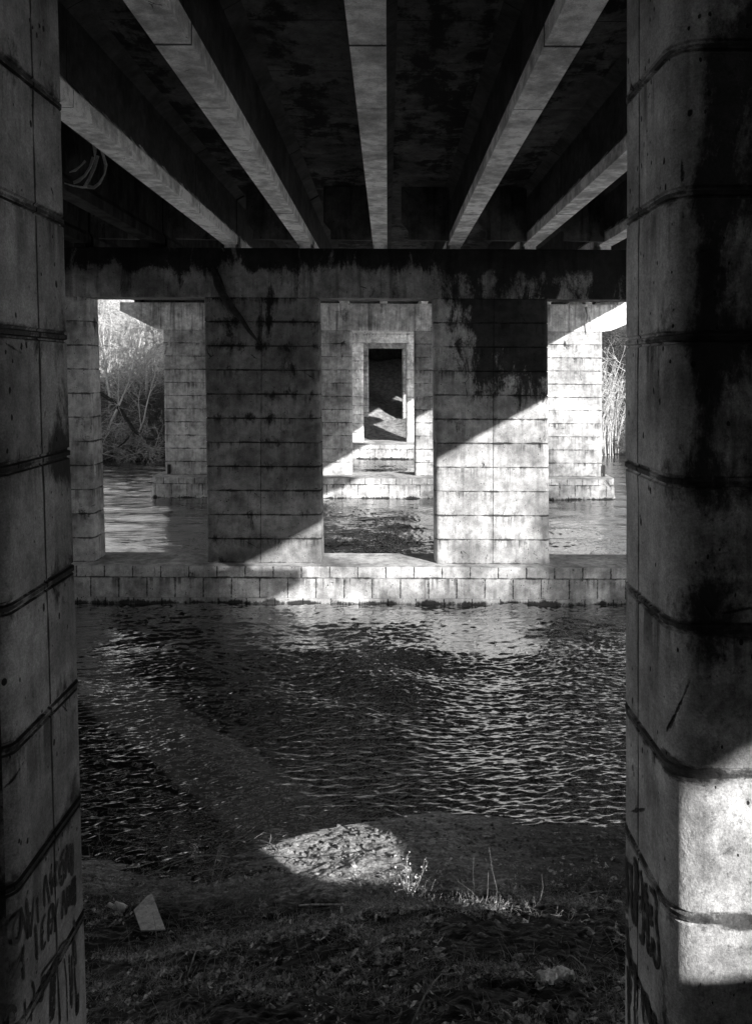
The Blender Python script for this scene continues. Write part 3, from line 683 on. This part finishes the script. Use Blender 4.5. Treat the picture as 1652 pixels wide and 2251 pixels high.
SL = [
 ([(195, 1295), (150, 1380), (130, 1480), (145, 1570), (185, 1540), (208, 1420), (205, 1300), (195, 1290)], 1.1),   # O
 ([(205, 1300), (235, 1420), (262, 1540)], .9), ([(262, 1540), (250, 1380), (245, 1200), (262, 1120)], .8),          # N
 ([(248, 1200), (270, 1380), (288, 1520)], 1), ([(288, 1520), (300, 1350), (310, 1180)], .8),                        # V
 ([(340, 1180), (345, 1300), (352, 1400)], .8), ([(325, 1420), (335, 1580), (342, 1740)], 1.1),
 ([(405, 1265), (400, 1120), (412, 990)], .9), ([(412, 990), (430, 1120), (450, 1230)], .9),                         # L/A
 ([(455, 950), (460, 1060), (468, 1160)], 1), ([(468, 1040), (495, 960), (510, 870)], .9), ([(468, 1040), (490, 1080), (512, 1060)], .9),
 ([(500, 870), (495, 980), (505, 1060)], .9), ([(545, 880), (530, 980), (545, 1060), (565, 1030), (568, 900), (545, 870)], 1.2),  # o
 ([(530, 860), (555, 810), (570, 760)], 1.1), ([(600, 710), (595, 860), (590, 1010)], 1), ([(602, 715), (620, 820), (632, 940)], 1),
 ([(645, 680), (645, 790), (655, 900), (680, 910), (695, 820), (690, 690), (670, 690), (660, 790), (668, 860)], 1.2),  # O
 ([(415, 1330), (385, 1400), (380, 1520), (385, 1630)], 1.2), ([(385, 1500), (400, 1460)], .9), ([(390, 1630), (415, 1560)], 1),       # E
 ([(440, 1560), (438, 1400), (450, 1270), (480, 1260), (495, 1400), (490, 1480)], 1), ([(440, 1400), (465, 1380), (462, 1500)], 1),   # R
 ([(500, 1460), (498, 1350), (520, 1190)], .9), ([(465, 1260), (480, 1340), (500, 1400)], .9),
 ([(555, 1370), (558, 1250), (562, 1120)], .9), ([(562, 1120), (580, 1230), (600, 1310)], 1), ([(600, 1310), (602, 1180), (600, 1070)], .9),
 ([(625, 1050), (612, 1130), (625, 1220), (638, 1140), (630, 1050)], 1.2), ([(665, 1010), (652, 1100), (662, 1180), (680, 1110), (672, 1010), (660, 1010)], 1.2),
 ([(700, 1160), (700, 1040), (705, 920)], 2.4), ([(722, 1150), (720, 1000), (718, 900)], 1.6),
 ([(0, 1590), (25, 1555), (62, 1565), (80, 1610), (60, 1650), (20, 1650), (0, 1640)], 1.4), ([(75, 1710), (88, 1850), (80, 2010)], 1.6),
 ([(225, 1600), (222, 1740), (232, 1880)], 1), ([(222, 1640), (170, 1780), (120, 1880)], .6),
 ([(697, 1300), (710, 1400), (690, 1480), (680, 1560), (700, 1680), (722, 1640), (712, 1520), (690, 1490)], 1),
 ([(700, 1680), (695, 1800), (715, 1920), (712, 2100)], 1), ([(640, 1500), (560, 1570), (520, 1640)], .6),
 ([(625, 1650), (635, 1900), (640, 2080)], .9), ([(655, 1640), (660, 1850), (655, 2100)], .9),
 ([(570, 1700), (590, 1850), (600, 2050), (605, 2240)], .6), ([(525, 1950), (535, 2100), (545, 2240)], .6),
 ([(510, 1660), (420, 1780), (375, 1850)], .7), ([(500, 1700), (480, 1900), (470, 2240)], 3.2), ([(455, 1850), (420, 1930), (385, 1980)], .9),
 ([(395, 1850), (385, 1990), (370, 2080)], 2.6), ([(300, 1900), (320, 2000), (300, 2120), (295, 2240)], .8), ([(240, 2050), (245, 2240)], .7),
 ([(60, 2230), (110, 2140), (155, 2150), (150, 2240)], 1.2), ([(740, 1900), (738, 2080)], 2.2)]
graffiti(SL, -1.58, -.033, cvL, .020, m_paint, p0, 1, 'black spray painted writing on the left column')
cvR = lambda x, y: ((2110+x/3.464)*.643, (2850+y/3.464)*.643)
SR = [
 ([(215, 270), (250, 380), (262, 600), (250, 800), (240, 1050)], 2.6), ([(180, 300), (175, 500), (180, 800), (225, 1040)], 1.3), ([(130, 240), (140, 330)], 1.6),
 ([(45, 60), (50, 300), (60, 600), (75, 760)], 1.1), ([(80, 180), (95, 400), (105, 720)], .9), ([(220, 650), (225, 760)], 1.1),
 ([(290, 420), (325, 560), (330, 800), (300, 900)], 1.3), ([(290, 700), (292, 760)], 1.5), ([(350, 580), (345, 800), (350, 1000), (335, 1250), (300, 1180)], 1.5), ([(350, 980), (362, 1130)], 2.2),
 ([(370, 560), (385, 800), (395, 1100), (400, 1400)], 1.6), ([(425, 800), (430, 960), (440, 1080)], 2.4), ([(400, 1340), (430, 1380), (455, 1320), (462, 1230)], 1.8),
 ([(415, 620), (460, 680), (492, 800), (492, 1000), (520, 1250), (530, 1440), (510, 1545), (480, 1500), (468, 1400), (475, 1270)], 1.25),
 ([(60, 800), (80, 1000), (110, 1200), (140, 1400), (220, 1500)], 2.0), ([(60, 1100), (110, 1140)], 3.0),
 ([(160, 1250), (170, 1600), (150, 1900)], 1.5), ([(100, 1400), (120, 1700), (140, 2200)], 1.4), ([(240, 1500), (260, 1800), (250, 2240)], 1.8), ([(370, 1950), (400, 2000), (430, 2240)], 3.2), ([(340, 1800), (360, 2240)], 2.0), ([(460, 2120), (500, 2240)], 3.0)]
graffiti(SR, 1.16, -.003, cvR, .022, m_paint, p0, -1, 'black looping spray paint on the right column')
SW = [([(200, 1640), (235, 1750), (235, 1950), (205, 2240)], .8), ([(285, 1840), (275, 2000), (285, 2240)], .7), ([(300, 1850), (312, 1960), (290, 2150)], .6), ([(325, 1780), (328, 2240)], .6), ([(385, 2060), (378, 2240)], .8)]
graffiti(SW, 1.16, -.003, cvR, .018, m_whitepaint, p0, -1, 'pale paint strokes low on the right column').location.x = -.003
